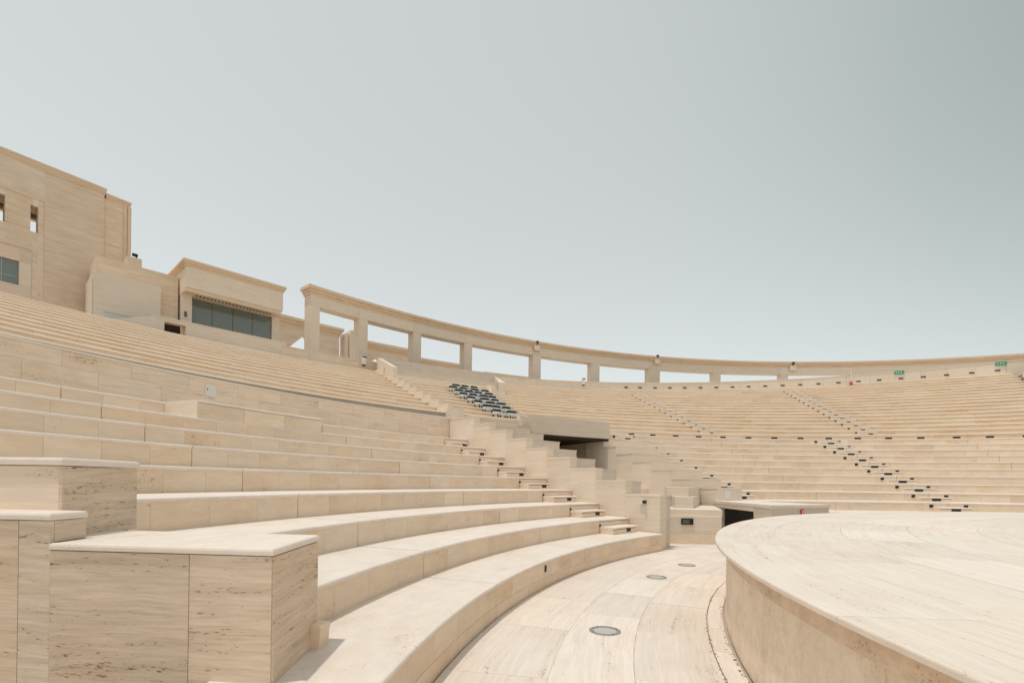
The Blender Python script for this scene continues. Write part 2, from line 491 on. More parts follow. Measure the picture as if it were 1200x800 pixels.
# wall above the left rows
WR, WZ = 26.40, 4.507
wl_ = thing('parapet_wall', 'tall travertine wall closing the top of the left lower seat rows', 'wall', cart(WR, 27, Z(9)))
obj('wall_core', swept([(WR + .05, 3.2), (WR + .36, 3.2), (WR + .36, WZ - .03), (WR + .05, WZ - .03)], 6, 47.4, 24), M['mortar'], wl_, ORIGIN)
ang = degrees(1.35 / WR); g = degrees(.0022 / WR)
for z0, z1, sh in ((3.4, 4.115, 0), (4.118, WZ - .052, .5)):
    me = swept([(WR, z0), (WR + .06, z0), (WR + .06, z1), (WR, z1)], g, ang - g, 2, 'wall_panel')
    a = 6 + sh * ang
    while a + ang < 47.5:
        obj('wall_panel', me, M['wall'], wl_, ORIGIN, -radians(a)); a += ang
    if 47.3 - a > .3:
        obj('wall_panel', swept([(WR, z0), (WR + .06, z0), (WR + .06, z1), (WR, z1)], a + g, 47.4, 2), M['wall'], wl_, ORIGIN)
me = swept([(WR - .02, WZ - .05), (WR + .38, WZ - .05), (WR + .38, WZ), (WR - .012, WZ)], g, 2 * ang - g, 3, 'coping_stone')
a = 6
while a + 2 * ang < 48:
    obj('coping_stone', me, M['tread'], wl_, ORIGIN, -radians(a)); a += 2 * ang
# junction plate on that wall
pl = thing('junction_plate', 'square white cover plate on the tall wall above the left seat rows', 'cover plate', cart(WR, 26.3, 4.03))
a = degrees(.15 / WR)
obj('plate', swept([(WR - .02, 4.02), (WR, 4.02), (WR, 4.345), (WR - .02, 4.345)], -a, a), M['white'], pl, ORIGIN, -radians(26.3))
obj('lock', swept([(WR - .03, 4.19), (WR - .02, 4.19), (WR - .02, 4.22), (WR - .03, 4.22)], -a * .75, -a * .6), M['dark'], pl, ORIGIN, -radians(26.3))

# left stair along the stepped wall
st_l = thing('stairway', 'narrow stone stairway climbing beside the left seat rows to the stepped wall', 'stairway', cart(17, 44.5, .47))
for n in range(2, 10):
    p0, p1 = STAIR_L[n], 46.45
    sec = [(R(n), ZB(n) - .3), (R(n) + RW + .05, ZB(n) - .3), (R(n) + RW + .05, Z(n) + SL - .001)] + [(R(n), Z(n))]
    obj('stair_landing', swept([(R(n) + .004, ZB(n) - .3), (R(n) + RW + .05, ZB(n) - .3), (R(n) + RW + .05, Z(n) - .071), (R(n) + .004, Z(n) - .071)], p0 + .03, p1, 2), M['seat'], st_l, ORIGIN)
    obj('tread_slab', swept(nosed(R(n), R(n) + RW + .03, 0, Z(n) - .001, SL), p0 + .03, p1, 2), M['tread'], st_l, ORIGIN)
    # half step in front of each row
    q = R(n) - .42
    s = obj('half_step', swept([(q, ZB(n) - .02), (R(n), ZB(n) - .02), (R(n), ZB(n) + .112), (q, ZB(n) + .112)], p0 + .06, p1 - .8, 2), M['seat'], st_l, ORIGIN)
    obj('tread_slab', swept(nosed(q, R(n), 0, ZB(n) + .183, .002, .012), p0 + .05, p1 - .78, 2), M['tread'], s, ORIGIN)
    light_box(s, q, (p0 + p1) / 2 + .2, ZB(n) + .085, .20, .095)
    if n < 9:
        light_box(s, R(n), p0 + .12, Z(n) - .16, .07, .07, 'riser_light')

# ------------------------------------------------------------------ far lower banks
def stair(label, p0, p1, n0, n1, at, lights=True, mat='seat', side=True, k=1.0):
    t = thing('stairway', label, 'stairway', at)
    for n in range(n0, n1 + 1):
        w = degrees(.6 / R(n)); c = (p0 + p1) / 2
        a, b = c - w, c + w
        q = R(n) - .42
        s = obj('half_step', swept([(q, ZB(n) - .02), (R(n) + .01, ZB(n) - .02), (R(n) + .01, ZB(n) + .112), (q, ZB(n) + .112)], a, b, 2), M[mat], t, ORIGIN)
        obj('tread_slab', swept(nosed(q, R(n) + .01, 0, ZB(n) + .183, .002, .012), a, b, 2), M['tread'], s, ORIGIN)
        if lights:
            light_box(s, q, c, ZB(n) + .085, .34 * k, .10 * k)
            if side:
                light_box(s, R(n), a - .12, Z(n) - .15, .15 * k, .12 * k, 'riser_light')
                light_box(s, R(n), b + .12, Z(n) - .15, .15 * k, .12 * k, 'riser_light')
    return t

FB0 = 69.45
b1 = thing('seating_bank', 'lower bank of seat rows behind the stage, left of its stairway', 'seating bank', cart(18, 84))
for n in range(2, 13):
    seat_row(b1, n, FB0 if n > 3 else 66.0, 97.0, panel=.95, tread=2.6, joints=[82.9])
b2 = thing('seating_bank', 'lower bank of seat rows at the right edge, right of the stairway behind the stage', 'seating bank', cart(18, 112))
for n in range(2, 13):
    seat_row(b2, n, 97.02, 132.0, panel=.95, tread=2.6, joints=[111.4, 125.9])
stair('stone stairway with three black lights per step, climbing the seat rows behind the stage', 95.2, 98.9, 3, 12, cart(18.5, 97, 1.2))
stair('short stone stairway just right of the dark doorway, beside the stepped wall', 69.45, 73.2, 4, 12, cart(19.5, 71.3, 1.6), side=True)

# ------------------------------------------------------------------ stepped walls of the passage
AX = 58.0
def inner(r, half=2.5):       # the passage's side walls run parallel to its axis
    return degrees(math.asin(half / r))
steps_l = [(16.55, 1.53), (17.68, 1.925), (18.76, 2.30), (19.79, 2.67), (20.81, 3.03), (21.82, 3.40), (22.87, 3.76), (23.83, 4.09), (24.78, 4.43), (26.38, 0)]
sw = thing('stepped_wall', 'stepped stone wall rising left of the passage, its side facing the left seat rows', 'stepped wall', cart(17, 47.5))
def plan(r0, r1, pa0, pb0, pa1, pb1, n=3):
    v = []
    for i in range(n + 1): v.append(loc(r0, pa0 + (pb0 - pa0) * i / n)[:2])
    for i in range(n + 1): v.append(loc(r1, pb1 + (pa1 - pb1) * i / n)[:2])
    return v
for i in range(len(steps_l) - 1):
    r0, z1 = steps_l[i]; r1 = steps_l[i + 1][0]
    # thin outer wall, and the broad block behind it
    w0, w1 = degrees(.34 / r0), degrees(.34 / r1)
    s = obj('wall_block', MB().prism(plan(r0, r1 - .003, 46.5, 46.5 + w0, 46.5, 46.5 + w1), 0, z1 - .05).mesh(), M['pale'], sw, ORIGIN)
    obj('coping_stone', MB().prism(plan(r0 - .015, r1 - .003, 46.47, 46.52 + w0, 46.47, 46.52 + w1), z1 - .05, z1).mesh(), M['pale'], s, ORIGIN)
    e0, e1 = AX - inner(r0), AX - inner(r1)
    if e0 > 47.9:
        s = obj('wall_block', MB().prism(plan(r0 + .16, r1 + .157, 46.53 + w0, e0, 46.53 + w1, e1), 0, z1 - .07).mesh(), M['grey'], sw, ORIGIN)
        obj('coping_stone', MB().prism(plan(r0 + .145, r1 + .157, 46.54 + w0, e0 + .04, 46.54 + w1, e1 + .04), z1 - .07, z1 - .02).mesh(), M['grey'], s, ORIGIN)
sw2 = thing('stepped_wall', 'stepped stone wall right of the passage, running down to the dark doorway', 'stepped wall', cart(18.7, 67))
steps_r = [(18.66, 1.72), (19.75, 2.08), (20.83, 2.46), (21.91, 2.83), (23.0, 3.22), (24.05, 3.6), (24.9, 3.94), (26.2, 0)]
for i in range(len(steps_r) - 1):
    r0, z1 = steps_r[i]; r1 = steps_r[i + 1][0]
    a0, a1 = AX + inner(r0, 2.42), AX + inner(r1, 2.42)
    s = obj('wall_block', MB().prism(plan(r0, r1 - .003, a0, 69.3, a1, 69.3), 0, z1 - .05).mesh(), M['pale'], sw2, ORIGIN)
    obj('coping_stone', MB().prism(plan(r0 - .015, r1 - .003, a0 - .05, 69.35, a1 - .05, 69.35), z1 - .05, z1).mesh(), M['pale'], s, ORIGIN)
# passage: lintel, inner walls, steps
pa = thing('passage_gate', 'wide dark entrance under a broad stone lintel in the middle of the seating', 'entrance', cart(24.2, 58, 2.2))
obj('lintel', MB().prism(plan(24.6, 26.1, 53.4, 63.9, 54.5, 64.4, 8), 3.96, 4.75).mesh(), M['grey'], pa, ORIGIN)
obj('ceiling', MB().prism(plan(24.75, 32, 53.0, 64.0, 54, 63.0, 6), 3.85, 3.955).mesh(), M['void'], pa, ORIGIN)  # coloured near-black for the shadow under the lintel
obj('back_wall', MB().prism(plan(30.9, 31.4, 50, 68, 50, 68, 8), 0, 4.2).mesh(), M['void'], pa, ORIGIN)  # coloured near-black for the shade at the back of the passage
obj('inner_wall', MB().prism(plan(25.1, 31, 63.78, 66.5, 62.6, 66, 1), 0, 3.95).mesh(), M['cornice'], pa, ORIGIN)
obj('inner_wall', MB().prism(plan(26.4, 31, 48, 52.6, 48, 53.4, 2), 0, 3.95).mesh(), M['cornice'], pa, ORIGIN)
obj('inner_pier', MB().prism(plan(27.6, 28.2, 55.2, 56.4, 55.2, 56.4, 2), 0, 3.95).mesh(), M['cornice'], pa, ORIGIN)
obj('inner_pier', MB().prism(plan(29.0, 29.6, 57.6, 60.2, 57.6, 60.2, 2), 0, 3.95).mesh(), M['cornice'], pa, ORIGIN)
for i, (r0, r1, z1) in enumerate(((20.0, 21.0, .9), (21.0, 22.0, 1.25), (22.0, 23.0, 1.6), (23.0, 24.0, 1.95), (24.0, 31.0, 2.2))):
    obj('passage_step', MB().prism(plan(r0, r1 - .003, AX - inner(r0) + .05, AX + inner(r0) - .05, AX - inner(r1) + .05, AX + inner(r1) - .05, 5), 0, z1).mesh(), M['tread'], pa, ORIGIN)
# low stepped blocks in the mouth of the passage
def blk(poly, z0, z1, mat, parent, cop=True):
    p = [(x - OX, y - OY) for x, y in poly]
    o = obj('stone_block', MB().prism(p, z0, z1).mesh(), mat, parent, ORIGIN)
    return o
lb = thing('low_wall', 'low stepped stone blocks with a black square vent, at the mouth of the passage', 'low wall', (5.98, 15.3, 0))
blk([(4.90, 15.37), (5.97, 15.25), (6.52, 15.30), (7.6, 18.6), (6.1, 19.6)], 0, .30, M['seat'], lb)
blk([(4.91, 15.38), (5.975, 15.262), (6.51, 15.312), (7.6, 18.6), (6.1, 19.6)], .305, .84, M['pale'], lb)
blk([(4.93, 15.55), (6.02, 15.43), (6.60, 15.48), (7.6, 18.6), (6.1, 19.6)], .84, 1.04, M['pale'], lb)
blk([(5.40, 16.35), (5.98, 16.30), (7.4, 19.4), (6.1, 19.8)], 1.04, 1.41, M['grey'], lb)
blk([(5.42, 17.3), (6.16, 17.25), (7.4, 19.4), (6.1, 19.8)], 1.41, 1.72, M['pale'], lb)
vent = MB().box((5.26, 15.305, .585), (.994, -.112), (.112, .994), .36, .06, .19)
at = Vector((5.44, 15.3, .58))
v = thing('wall_vent', 'black rectangular vent in the low stone wall at the mouth of the passage', 'vent', at)
obj('frame', rel(vent, at).mesh(), M['dark'], v, at)
obj('louvre', rel(MB().box((5.30, 15.295, .615), (.994, -.112), (.112, .994), .2, .02, .12), at).mesh(), M['lens'], v, at)
# platform with the dark doorway
pf = thing('doorway_block', 'low flat-topped stone block with a black doorway, between passage and stage', 'doorway', cart(15.5, 63))
A0, A1 = cart(18.7, 65.2), cart(15.25, 59.55)
B1, B0 = cart(15.25, 69.9), cart(18.7, 70.2)
tv = (A1 - A0).normalized(); nv = Vector((tv.y, -tv.x, 0))
if nv.dot(B1 - A1) < 0: nv = -nv
L_ = (A1 - A0).length
def onA(a, d=0): q = A0 + tv * a + nv * d; return (q.x - OX, q.y - OY)
def pp2(p): return (p.x - OX, p.y - OY)
# doorway opening between a=d0 and a=d1 along the left face
d0, d1 = .47, L_ - 1.0
obj('side_wall', MB().prism([onA(0), onA(d0), onA(d0, .4), onA(0, .4)], 0, 1.14).mesh(), M['pale'], pf, ORIGIN)
obj('side_wall', MB().prism([onA(d1), onA(L_), pp2(B1), pp2(B0), onA(.0, 2.9), onA(d1 - .0, 2.0), onA(d1, .4)], 0, 1.14).mesh(), M['grey'], pf, ORIGIN)
obj('door_lintel', MB().prism([onA(d0), onA(d1), onA(d1, .3), onA(d0, .3)], .99, 1.14).mesh(), M['pale'], pf, ORIGIN)
obj('door_shade', MB().prism([onA(d0 + .001, .17), onA(d1 - .001, .17), onA(d1 - .001, .25), onA(d0 + .001, .25)], -.02, 1.13).mesh(), M['dark'], pf, ORIGIN)  # black sheet standing in for the shade within the doorway
obj('roof_slab', MB().prism([onA(-.1, -.012), onA(L_ + .01, -.012), pp2(cart(15.22, 70)), pp2(B0)], 1.14, 1.235).mesh(), M['tread'], pf, ORIGIN)
# white panel, red sign, lamps by the doorway
def plate(name, label, cat, r, ph, z, w, h, mat, extra=None, depth=.03):
    at = cart(r, ph, z - h / 2)
    t = thing(name, label, cat, at)
    a = degrees(w / 2 / r)
    obj('panel', swept([(r - depth, z - h / 2), (r - .001, z - h / 2), (r - .001, z + h / 2), (r - depth, z + h / 2)], -a, a), M[mat], t, ORIGIN, -radians(ph))
    return t
plate('access_panel', 'small white access panel high beside the stairway behind the stage', 'access panel', R(12), 98.95, 4.47, .42, .30, 'white')
plate('access_panel', 'square white access panel low on the stepped wall right of the passage', 'access panel', 18.66, 66.95, 1.47, .27, .30, 'white')
t = plate('fire_sign', 'small red fire point sign on the grey block behind the stage', 'sign', 15.175, 64.8, 1.0, .13, .2, 'red')
obj('symbol', swept([(15.135, .98), (15.144, .98), (15.144, 1.07), (15.135, 1.07)], -.10, .06), M['white'], t, ORIGIN, -radians(64.8))
obj('symbol', swept([(15.135, .93), (15.144, .93), (15.144, .955), (15.135, .955)], -.17, .17), M['white'], t, ORIGIN, -radians(64.8))
# small spotlight on the stepped wall
at = cart(17.1, 46.45, 1.25)
t = thing('wall_spotlight', 'tiny white and black spotlight near the low end of the stepped wall', 'spotlight', at)
n_ = Vector((-sin(radians(46.5)), -cos(radians(46.5)), 0)); t_ = Vector((-cos(radians(46.5)), sin(radians(46.5)), 0))
obj('plate', rel(MB().box(at - t_ * .05, (t_.x, t_.y), (n_.x, n_.y), .13, .05, .10), at).mesh(), M['white'], t, at)
obj('lamp', rel(MB().box(at - t_ * .13 + Vector((0, 0, .03)), (t_.x, t_.y), (n_.x, n_.y), .07, .10, .08), at).mesh(), M['dark'], t, at)

# ------------------------------------------------------------------ stage
SR, SZ = 13.69, 1.10
stg = thing('stage', 'large round stone stage at the right with an overhanging rounded edge', 'stage', ORIGIN)
obj('stage_core', MB().sweep([(0, -.02), (13.5, -.02), (13.5, 1.03), (0, 1.03)], 0, 360, 120).mesh(), M['joint'], stg, ORIGIN)
st = 7.5; g = degrees(.0018 / SR)
me = swept([(13.545, 0), (13.49, 0), (13.49, 0.88), (13.545, .88)], g, st - g, 5, 'wall_panel')
me2 = swept([(13.56, .885), (13.49, .885), (13.49, 1.05), (13.565, 1.05)], g, 2 * st - g, 8, 'frieze_stone')
me3 = swept([(13.60, 1.06), (12.9, 1.04), (12.9, 1.10), (13.678, 1.10), (13.688, 1.096), (13.692, 1.088), (13.692, 1.062), (13.688, 1.058)], g, 2 * st - g, 12, 'edge_stone')
for i in range(48):
    obj('wall_panel', me, M['stagewall'], stg, ORIGIN, -radians(-33.5 + i * st))
    if i % 2 == 0:
        obj('frieze_stone', me2, M['frieze'], stg, ORIGIN, -radians(-35.6 + i * st))
        obj('edge_stone', me3, M['stage'], stg, ORIGIN, -radians(-40.2 + i * st))
# paving of the stage: rings of slabs
rest = MB()
ring_r = [12.898] + [12.9 - .92 * i for i in range(1, 13)]
cnt = 0
for i in range(12):
    r1, r0 = ring_r[i], ring_r[i + 1] + .0035
    k = max(8, round(2 * pi * r1 / 1.9)); stp = 360 / k; off = random.uniform(0, stp); g = degrees(.0016 / r1)
    me = swept([(r0, 1.03), (r1, 1.03), (r1, SZ - .001), (r0, SZ - .001)], g, stp - g, 4, 'paving_slab')
    for j in range(k):
        ph = off + j * stp; w = cart((r0 + r1) / 2, ph + stp / 2)
        if w.y > .3 and cnt < 240:
            obj('paving_slab', me, M['stage'], stg, ORIGIN + Vector((0, 0, random.uniform(-.0012, .0008))), -radians(ph)); cnt += 1
        else:
            rest.sweep([(r0, 1.03), (r1, 1.03), (r1, SZ - .001), (r0, SZ - .001)], ph + g, ph + stp - g, 4)
rest.sweep([(0.0, 1.03), (ring_r[12], 1.03), (ring_r[12], SZ - .001), (0.0, SZ - .001)], 0, 360, 40)
stuff(obj('far_paving', rest.mesh('far_paving'), M['stage'], stg, ORIGIN))

# round lights set in the floor
for (r, ph), lab in zip(((15.0, 17.37), (14.98, 32.5), (14.95, 39.64)),
                        ('round grey floor light in the paving, nearest the camera', 'round grey floor light in the paving, middle one of three',
                         'round grey floor light in the paving, farthest, near the passage')):
    at = cart(r, ph, 0)
    t = thing('floor_light', lab, 'floor light', at, 'round lights in the paving')
    k = 28
    def disc(r0, r1, z0, z1):
        v = []; f = []
        for i in range(k):
            a = 2 * pi * i / k
            v += [(r0 * cos(a), r0 * sin(a), z0), (r1 * cos(a), r1 * sin(a), z0), (r1 * cos(a), r1 * sin(a), z1), (r0 * cos(a), r0 * sin(a), z1)]
        for i in range(k):
            j = (i + 1) % k
            f += [(i * 4 + 1, j * 4 + 1, j * 4 + 2, i * 4 + 2), (i * 4 + 2, j * 4 + 2, j * 4 + 3, i * 4 + 3)]
        return mesh('m', v, f)
    obj('rim', disc(.145, .195, -.01, .008), M['steel'], t, at)
    obj('lens', disc(0.0, .144, -.01, .005), M['greyglass'], t, at)
    for q in range(4):
        a = q * pi / 2 + .4
        obj('screw', rel(MB().box((.17 * cos(a) - .008, .17 * sin(a) - .008, .008), (1, 0), (0, 1), .016, .016, .003), (0, 0, 0)).mesh(), M['dark'], t, at)
# gutter slit with dead leaves at the foot of the stage
lv = MB()
for i in range(230):
    ph = random.uniform(8, 32); r = random.choice([13.785 + random.gauss(0, .012), 13.59 + abs(random.gauss(0, .02))])
    s_ = random.uniform(.006, .02); a = random.uniform(0, pi); p = Vector(loc(r, ph, .003 + random.random() * .004))
    d = Vector((cos(a), sin(a), 0)) * s_; e = Vector((-sin(a), cos(a), random.uniform(-.3, .5))) * s_ * .45
    lv.add([p - d, p + e, p + d, p - e], [(0, 1, 2, 3)])
stuff(obj('leaf_litter', lv.mesh(), M['leaf'], of, ORIGIN))

# ------------------------------------------------------------------ pier in the left foreground
P0 = Vector((-1.57, 3.25, 0)); az = radians(-5.152)
ft = Vector((-cos(az), -sin(az), 0)); fn = Vector((sin(az) * -1, cos(az), 0))     # leftwards, and away from the camera
rt = Vector((cos(radians(92.3)), sin(radians(92.3)), 0))
pier = thing('stepped_pier', 'big pitted travertine pier in steps at the left foreground', 'stone pier', (P0.x, P0.y, .47))
def pbox(name, s0, s1, d0, d1, z0, z1, mat, parent=pier):
    c = P0 + ft * s0 + rt * d0; t = ft; 
    p = [P0 + ft * s0 + rt * d0, P0 + ft * s1 + rt * d0, P0 + ft * s1 + rt * d1, P0 + ft * s0 + rt * d1]
    at = Vector((p[0].x, p[0].y, z0))
    mb = MB().prism([(q.x - at.x, q.y - at.y) for q in p], 0, z1 - z0)
    return obj(name, mb.mesh(), M[mat], parent, at)
def slab(name, s0, s1, d0, d1, z0, z1, mat, e=.02):
    """coping slab with eased upper edges"""
    at = P0 + ft * s0 + rt * d0; at.z = z0
    def ring(i):
        q = [P0 + ft * (s0 + i) + rt * (d0 + i), P0 + ft * (s1 - i) + rt * (d0 + i), P0 + ft * (s1 - i) + rt * (d1 - i), P0 + ft * (s0 + i) + rt * (d1 - i)]
        return q
    lv_ = [(.004, 0), (0, .006), (0, (z1 - z0) - e), (e * .3, (z1 - z0) - e * .3), (e, z1 - z0)]
    v = []; f = []
    for i, h in lv_:
        v += [(q.x - at.x, q.y - at.y, h) for q in ring(i)]
    for k in range(len(lv_) - 1):
        f += [(k * 4 + j, k * 4 + (j + 1) % 4, k * 4 + 4 + (j + 1) % 4, k * 4 + 4 + j) for j in range(4)]
    f += [(3, 2, 1, 0), tuple((len(lv_) - 1) * 4 + j for j in range(4))]
    mb = MB(); mb.add(v, f)
    return obj(name, mb.mesh(), M[mat], pier, at)
G = .0025
pbox('pier_core', .03, 3.6, .03, .80, -.02, 1.28, 'mortar')
pbox('pier_core', 1.86, 3.6, .12, 1.05, 1.28, 1.50, 'mortar')
pbox('pier_core', 1.64, 1.86, .035, .295, 1.28, 1.50, 'mortar')
pbox('facing_panel', 1.602, 1.636, .034, .30, 1.374, 1.52, 'pier')
# front panels, side panel
pbox('facing_panel', .002, .58 - G, 0, .03, 0, 1.318, 'pier')
pbox('facing_panel', .58 + G, 1.60, 0, .03, 0, 1.318, 'pier')
pbox('facing_panel', 1.60 + .001, 1.84 - G, 0, .03, 0, 1.52, 'pier')
pbox('facing_panel', 1.84 + G, 2.9, 0, .03, 0, 1.52, 'pier')
pbox('facing_panel', 2.9 + 2 * G, 3.6, 0, .03, 0, 1.52, 'pier')
pbox('facing_panel', -.012, .018, .008, .83, 0, 1.318, 'pier')
slab('coping_slab', -.014, 1.598, -.014, .86, 1.325, 1.372, 'tread')
pbox('coping_slab', 1.60, 1.80, .30, .86, 1.325, 1.37, 'tread')
slab('coping_slab', 1.588, 3.6, -.014, .30, 1.525, 1.575, 'tread')
# upper block
pbox('pier_core', 1.86, 3.6, .33, 1.06, 1.36, 1.88, 'mortar')
pbox('facing_panel', 1.83, 3.6, .30, .33, 1.37, 1.905, 'wall')
pbox('facing_panel', 1.80, 1.83, .298, 1.08, 1.365, 1.905, 'pier')
slab('coping_slab', 1.785, 3.6, .28, 1.10, 1.91, 1.968, 'tread')

# ------------------------------------------------------------------ upper tier
def plain_row(bank, n, p0, p1, stone=1.7, dz=0.0, mat='row', tread=3.1, low=0.0):
    r, zt, zb = R(n), Z(n) + dz, ZB(n) + dz - low
    core = [(r + .04, zb - .8), (r + RW + .12, zb - .8), (r + RW + .12, zt - .03), (r + .04, zt - .075)]
    row = obj('seat_row', swept(core, p0 + .02, p1 - .02, max(2, int((p1 - p0) / 2.5))), M['mortar'], bank, ORIGIN)
    k = max(1, round(radians(p1 - p0) * r / stone)); st = (p1 - p0) / k; g = degrees(.002 / r)
    me = swept([(r, zb - .02), (r + .045, zb - .02), (r + .045, zt - .066), (r, zt - .066)], g, st - g, 2, 'riser_panel')
    for i in range(k):
        obj('riser_panel', me, M[mat], row, ORIGIN, -radians(p0 + i * st))
    k = max(1, round(radians(p1 - p0) * r / tread)); st = (p1 - p0) / k
    sec = [(r + .05, zt - .07), (r - .02, zt - .062), (r - .032, zt - .05), (r - .032, zt - .040), (r - .004, zt - .004), (r + .006, zt), (r + RW + .03, zt + SL), (r + RW + .03, zt - .07)]
    me = swept(sec, g, st - g, max(2, int(st / 1.6)), 'tread_slab')
    for i in range(k):
        obj('tread_slab', me, M['pale'], row, ORIGIN, -radians(p0 + i * st))
    return row
def phL(r): return 50.1 + (r - 28) * .23
def phR(r): return 57.5 + (r - 27) * .567
def rpar(ph): return 41.9 + .074 * (ph - 30)
def phpar(r): return 30 + (r - 41.9) / .074

ul = thing('seating_bank', 'upper bank of closely stepped seat rows on the left, below the buildings', 'seating bank', cart(29.4, 34, 5))
for n in range(13, 25):
    plain_row(ul, n, 9.0, phL(R(n)), mat='row' if n > 13 else 'shaderiser', stone=1.9, dz=.2, low=1.0 if n == 13 else 0)  # lowest riser gets its shadow strip as a darker colour
# walkway between the tiers
wk = struct(obj('walkway', swept([(26.7, 3.6), (30.0, 3.6), (30.0, 3.9), (26.7, 3.9)], 5, 52, 26), M['floor'], at=ORIGIN))
struct(obj('walkway', swept([(25.9, 4.28), (29.0, 4.28), (29.0, 4.40), (25.9, 4.40)], 46.8, 57.4, 10), M['floor'], at=ORIGIN))

# raised middle section with chairs
ins = thing('seating_bank', 'narrow raised middle section of seat rows above the passage, fenced by stepped side walls', 'seating bank', cart(28.4, 54, 5))
for n in range(12, 23):
    r = R(n)
    row = plain_row(ins, n, phL(r) + .02, phR(r), dz=.42, mat='row', stone=1.6)
    # stepped side walls
    for ph, s in ((phL(r), 1), (phR(r), -1)):
        w = degrees(.34 / r)
        a, b = (ph - .0, ph + w) if s > 0 else (ph - w, ph)
        obj('side_wall', swept([(r - .1, ZB(n) - .5), (r + RW - .105, ZB(n) - .5), (r + RW - .105, Z(n) + .62), (r - .1, Z(n) + .62)], a, b, 1), M['pale'], ins, ORIGIN)
obj('terrace_wall', swept([(R(23), 7.8), (42.1, 7.8), (42.1, 9.5), (R(23), 9.5)], phL(41) - .0, 65.6, 8), M['grey'], ins, ORIGIN)
obj('terrace_wall', swept([(42.0, 9.4), (42.4, 9.4), (42.4, 10.6), (42.0, 10.6)], phL(42) - .05, 66.2, 8), M['grey'], ins, ORIGIN)
obj('terrace_wall', swept([(40.2, 8.2), (42.4, 8.2), (42.4, 9.52), (40.2, 9.5)], phL(41) - .4, phL(41) - .02, 1), M['pale'], ins, ORIGIN)
obj('terrace_wall', MB().prism([loc(38.4, 52.55)[:2], loc(42.1, 53.2)[:2], loc(42.1, 53.65)[:2], loc(38.4, 53.05)[:2]], 7.6, [9.2, 10.57, 10.57, 9.2]).mesh(), M['pale'], ins, ORIGIN)
obj('terrace_wall', MB().prism([loc(40.1, 65.5)[:2], loc(40.1, 66.3)[:2], loc(43.2, 67.2)[:2], loc(42.4, 66.2)[:2]], 8.6, [9.5, 9.5, 10.5, 10.5]).mesh(), M['pale'], ins, ORIGIN)

# chairs, pale grey with black frames
def chair_parts():
    seat = MB().wallpoly((-.25, -.22), (1, 0), (0, 1), [(0, .21), (.50, .21), (.50, .27), (.46, .30), (.04, .30), (0, .27)], .44).mesh('seat')
    back = MB().wallpoly((-.25, .20), (1, 0), (0, 1), [(0, .28), (.50, .28), (.50, .40), (.46, .45), (.04, .45), (0, .40)], .06).mesh('backrest')
    top = MB().wallpoly((-.27, .185), (1, 0), (0, 1), [(0, .39), (.54, .39), (.54, .45), (.49, .50), (.05, .50), (0, .45)], .09).mesh('top_rail')
    leg = MB().box((-.025, -.025, 0), (1, 0), (0, 1), .05, .05, .22).mesh('leg')
    ap = MB().box((-.255, -.24, .15), (1, 0), (0, 1), .51, .03, .10).mesh('front_rail')
    return seat, back, top, ap, leg
cp = chair_parts()
chairs = []
for n in range(12, 20):
    r = R(n) + .42; u = (n - 12) / 7
    a, b = 54.9 + 1.7 * u, 58.3 + 3.6 * u
    k = int(radians(b - a) * r / .62)
    for i in range(k):
        if random.random() < .12: continue
        chairs.append((n, i, k, r, a + (b - a) * (i + .5) / k, Z(n) + .42 + .012))
rows_of = sorted(set(c[0] for c in chairs))
ordn = ['first', 'second', 'third', 'fourth', 'fifth', 'sixth', 'seventh', 'eighth', 'ninth', 'tenth']
for n, i, k, r, ph, z in chairs:
    lab = 'pale grey chair with black frame, %s from left in %s chair row from bottom' % (ordn[i], ordn[rows_of.index(n)])
    t = thing('chair', lab, 'chair', cart(r, ph, z), 'grey and black chairs above the passage')
    rz = -radians(ph) + pi / 2 + random.uniform(-.25, .25)
    for nm, me, mt in zip(('seat', 'backrest', 'top_rail', 'front_rail'), cp, ('chairgrey', 'chairgrey', 'dark', 'chairgrey')):
        obj(nm, me, M[mt], t, wloc(t), rz)
    for lx, ly in ((-.235, -.19), (.235, -.19), (-.235, .22), (.235, .22)):
        obj('leg', cp[4], M['dark'], t, wloc(t) + Vector((lx * cos(rz) - ly * sin(rz), lx * sin(rz) + ly * cos(rz), 0)), rz)

# far upper tier in three banks between the stairways
def far_bank(label, a, b, at):
    t = thing('seating_bank', label, 'seating bank', at)
    for n in range(13, 31):
        p0 = a(R(n)) if callable(a) else a
        if n >= 26: p0 = max(p0, phpar(R(n)) - 3)
        if p0 > b - 1: continue
        row = plain_row(t, n, p0, b, stone=1.55)
        if n == 13:
            for ph in [73.6, 76.4, 79.4, 82.4, 85.5, 88.69, 91.86, 94.95, 98.17, 101.36, 104.6, 107.81, 111.18, 114.13, 117.2, 120.3]:
                if p0 < ph < b: light_box(row, R(13), ph, 4.80, .36, .105, 'riser_light')
    return t
far_bank('upper bank of far seat rows left of the centre, right of the chairs', phR, 84.7, cart(29.4, 72, 5))
far_bank('upper bank of far seat rows in the middle of the bowl', 84.72, 103.3, cart(29.4, 94, 5))
far_bank('upper bank of far seat rows at the right edge', 103.32, 123.6, cart(29.4, 113, 5))
stair('upper stone stairway left of the centre, with faint dark step lights', 83.5, 85.9, 14, 26, cart(29.4, 84.7, 5), side=True, mat='row', k=.6)
stair('upper stone stairway right of the centre, with dark step lights', 102.1, 104.5, 14, 28, cart(29.4, 103.3, 5), side=True, mat='row', k=.7)
# raised section at the right edge
ins2 = thing('seating_bank', 'raised section of seat rows at the far right end of the upper tier', 'seating bank', cart(30, 128, 5))
for n in range(12, 29):
    plain_row(ins2, n, 123.7, 136, dz=.42, mat='pale', stone=2.2)

